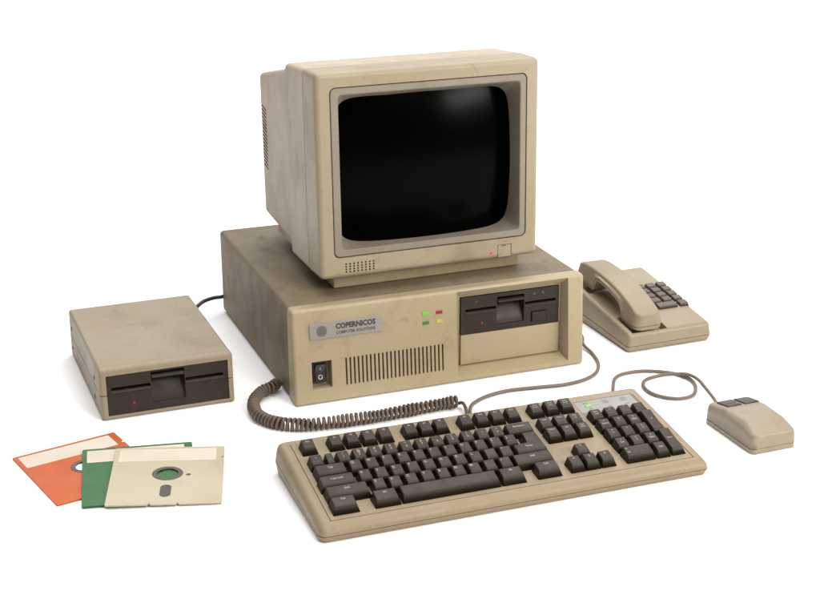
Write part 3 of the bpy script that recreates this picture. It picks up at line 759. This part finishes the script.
# ------------------------------------------------------------------ cables
coilp = [(-0.1795, 1.8080, 0.012), (-0.1850, 1.7915, 0.0105), (-0.1990, 1.7760, 0.0095), (-0.2055, 1.744, 0.009), (-0.1965, 1.7060, 0.009), (-0.1755, 1.6845, 0.009), (-0.1557, 1.6765, 0.009), (-0.1297, 1.6745, 0.009),
         (-0.1041, 1.680, 0.009), (-0.0747, 1.689, 0.009), (-0.045, 1.699, 0.009), (-0.0151, 1.712, 0.009), (0.0152, 1.726, 0.009), (0.0459, 1.7395, 0.009), (0.0640, 1.747, 0.010)]
path = resample([Vector(p)*1000 for p in spline(coilp, 14)], 0.5)
tot = len(path)*0.5; pitch, cr, wr = 6.1, 6.3, 2.25
pts = []
nrm = None
tw = desk_pt(-1, 62, 9); pts_start = [Vector(desk_pt(6, 62, 9))*1000, Vector(desk_pt(-6, 62, 9))*1000]
hel = []
for i in range(0, len(path)-1):
    p = path[i]; t = (path[min(i+4, len(path)-1)]-path[max(i-4, 0)]).normalized()
    side = t.cross(Vector((0, 0, 1))).normalized(); up_ = side.cross(t).normalized()
    s = i*0.5; e = min(1.0, s/9.0, (tot-s)/6.0)
    a = 2*math.pi*(s/pitch + 0.16*math.sin(s*0.047) + 0.09*math.sin(s*0.131+1.0))
    r_ = cr*(0.45+0.55*max(0, e)) * (1+0.05*math.sin(s*0.083)+0.03*math.sin(s*0.21+2))
    q = p + r_*(math.cos(a)*side+math.sin(a)*up_); q.z = max(q.z, wr+0.1)
    hel.append(q)
endp = [Vector((68.5, 1741, 9)), Vector((72.0, 1728, 8)), Vector((72.5, 1700, 9)), Vector((68, 1668, 11)), Vector((64, 1640, 12))]
full = spline([tuple(p) for p in pts_start] + [tuple(hel[0]+Vector((2, 2, 0)))], 6)[:-1] + hel + spline([tuple(hel[-1])]+[tuple(p) for p in endp], 8)[1:]
tag(fin('coiled_cable', tube(full, wr, 10), 'cord', None, bev=0), 'thick coiled brown cable curling from the computer to the keyboard', 'cable')
# straight grey cable round the right side of the case
cw = [Vector(desk_pt(418, 150, 16))/MM, Vector((246, 1990, 12)), Vector((251.1, 1956.4, 6)), Vector((261, 1929.3, 3)), Vector((265, 1891.6, 3)), Vector((258.2, 1858.7, 3)), Vector((240.1, 1833.7, 3)), Vector((211, 1816.1, 3)),
      Vector((176.4, 1807.0, 3)), Vector((135.1, 1796.5, 3)), Vector((107.2, 1780.5, 3)), Vector((89.0, 1761.6, 3)), Vector((79.4, 1740, 4)), Vector((77, 1700, 8)), Vector((75, 1640, 12))]
tag(fin('keyboard_cable', tube(resample(spline([tuple(p) for p in cw], 10), 3), 2.4), 'cordgrey', None, bev=0), 'smooth grey brown cable sweeping round the right side of the computer case', 'cable')
ec, es = math.cos(0.3708), math.sin(0.3708)
def ext_pt(x, y, z): return Vector((-396.5+x*ec-y*es, 1705.1+x*es+y*ec, z))
dw = [ext_pt(150, 245, 22), ext_pt(152, 262, 22), Vector((-330, 2040, 23)), Vector((-323, 2064, 26)), Vector((-316, 2088, 26)), Vector((-304, 2106, 25)), Vector((-290, 2113, 25)), Vector(desk_pt(18, 402, 24))/MM, Vector(desk_pt(40, 400, 24))/MM, Vector(desk_pt(44, 388, 24))/MM]
tag(fin('drive_cable', tube(resample(spline([tuple(p) for p in dw], 10), 3), 3.0), 'cordblack', None, bev=0), 'short dark cable from the external disk drive to the back of the computer case', 'cable')

# ------------------------------------------------------------------ camera
cam = bpy.data.cameras.new('camera'); co = bpy.data.objects.new('camera', cam); COL.objects.link(co)
cam.sensor_fit = 'HORIZONTAL'; cam.sensor_width = 36.0; cam.lens = 1449.774/820*36.0; cam.clip_start = 0.05; cam.clip_end = 100
co.matrix_world = Matrix.Translation((0, 0, 0.77787)) @ Matrix.Rotation(R(90-19.6655), 4, 'X') @ Matrix.Rotation(R(-0.1218), 4, 'Z')
S.camera = co

# ------------------------------------------------------------------ light: a white studio with soft boxes, plus an added background fill
w = bpy.data.worlds.new('World'); S.world = w; w.use_nodes = True
w.node_tree.nodes['Background'].inputs['Color'].default_value = (1.0, 0.98, 0.955, 1)
w.node_tree.nodes['Background'].inputs['Strength'].default_value = 0.23
def area(name, loc, target, size, power, col, sy=None):
    l = bpy.data.lights.new(name, 'AREA'); l.energy = power; l.color = col; l.shape = 'RECTANGLE'; l.size = size; l.size_y = sy or size
    o = bpy.data.objects.new(name, l); COL.objects.link(o); o.location = loc
    o.rotation_euler = (Vector(target)-Vector(loc)).to_track_quat('-Z', 'Y').to_euler(); return o
area('overhead_softbox', (0.30, 1.5, 2.6), (0.0, 1.75, 0), 3.0, 71, (0.985, 0.985, 1.0), 2.3)
area('key_softbox', (1.45, -0.05, 1.75), (0.0, 1.8, 0.15), 0.7, 41, (1.0, 0.945, 0.85))
area('rim_softbox', (1.62, 1.05, 0.74), (0.0, 1.85, 0.35), 0.62, 17, (1.0, 0.96, 0.90), 0.15)
area('background_fill_light', (-0.3, 5.0, 3.4), (-0.2, 4.6, 0), 6.0, 230, (1.0, 0.99, 0.98), 4.0)  # added lamp, keeps the far paper white

S.view_settings.view_transform = 'Standard'; S.view_settings.look = 'None'; S.view_settings.exposure = 0.0; S.view_settings.gamma = 1.0
S.view_settings.use_curve_mapping = False
S.render.engine = 'CYCLES'
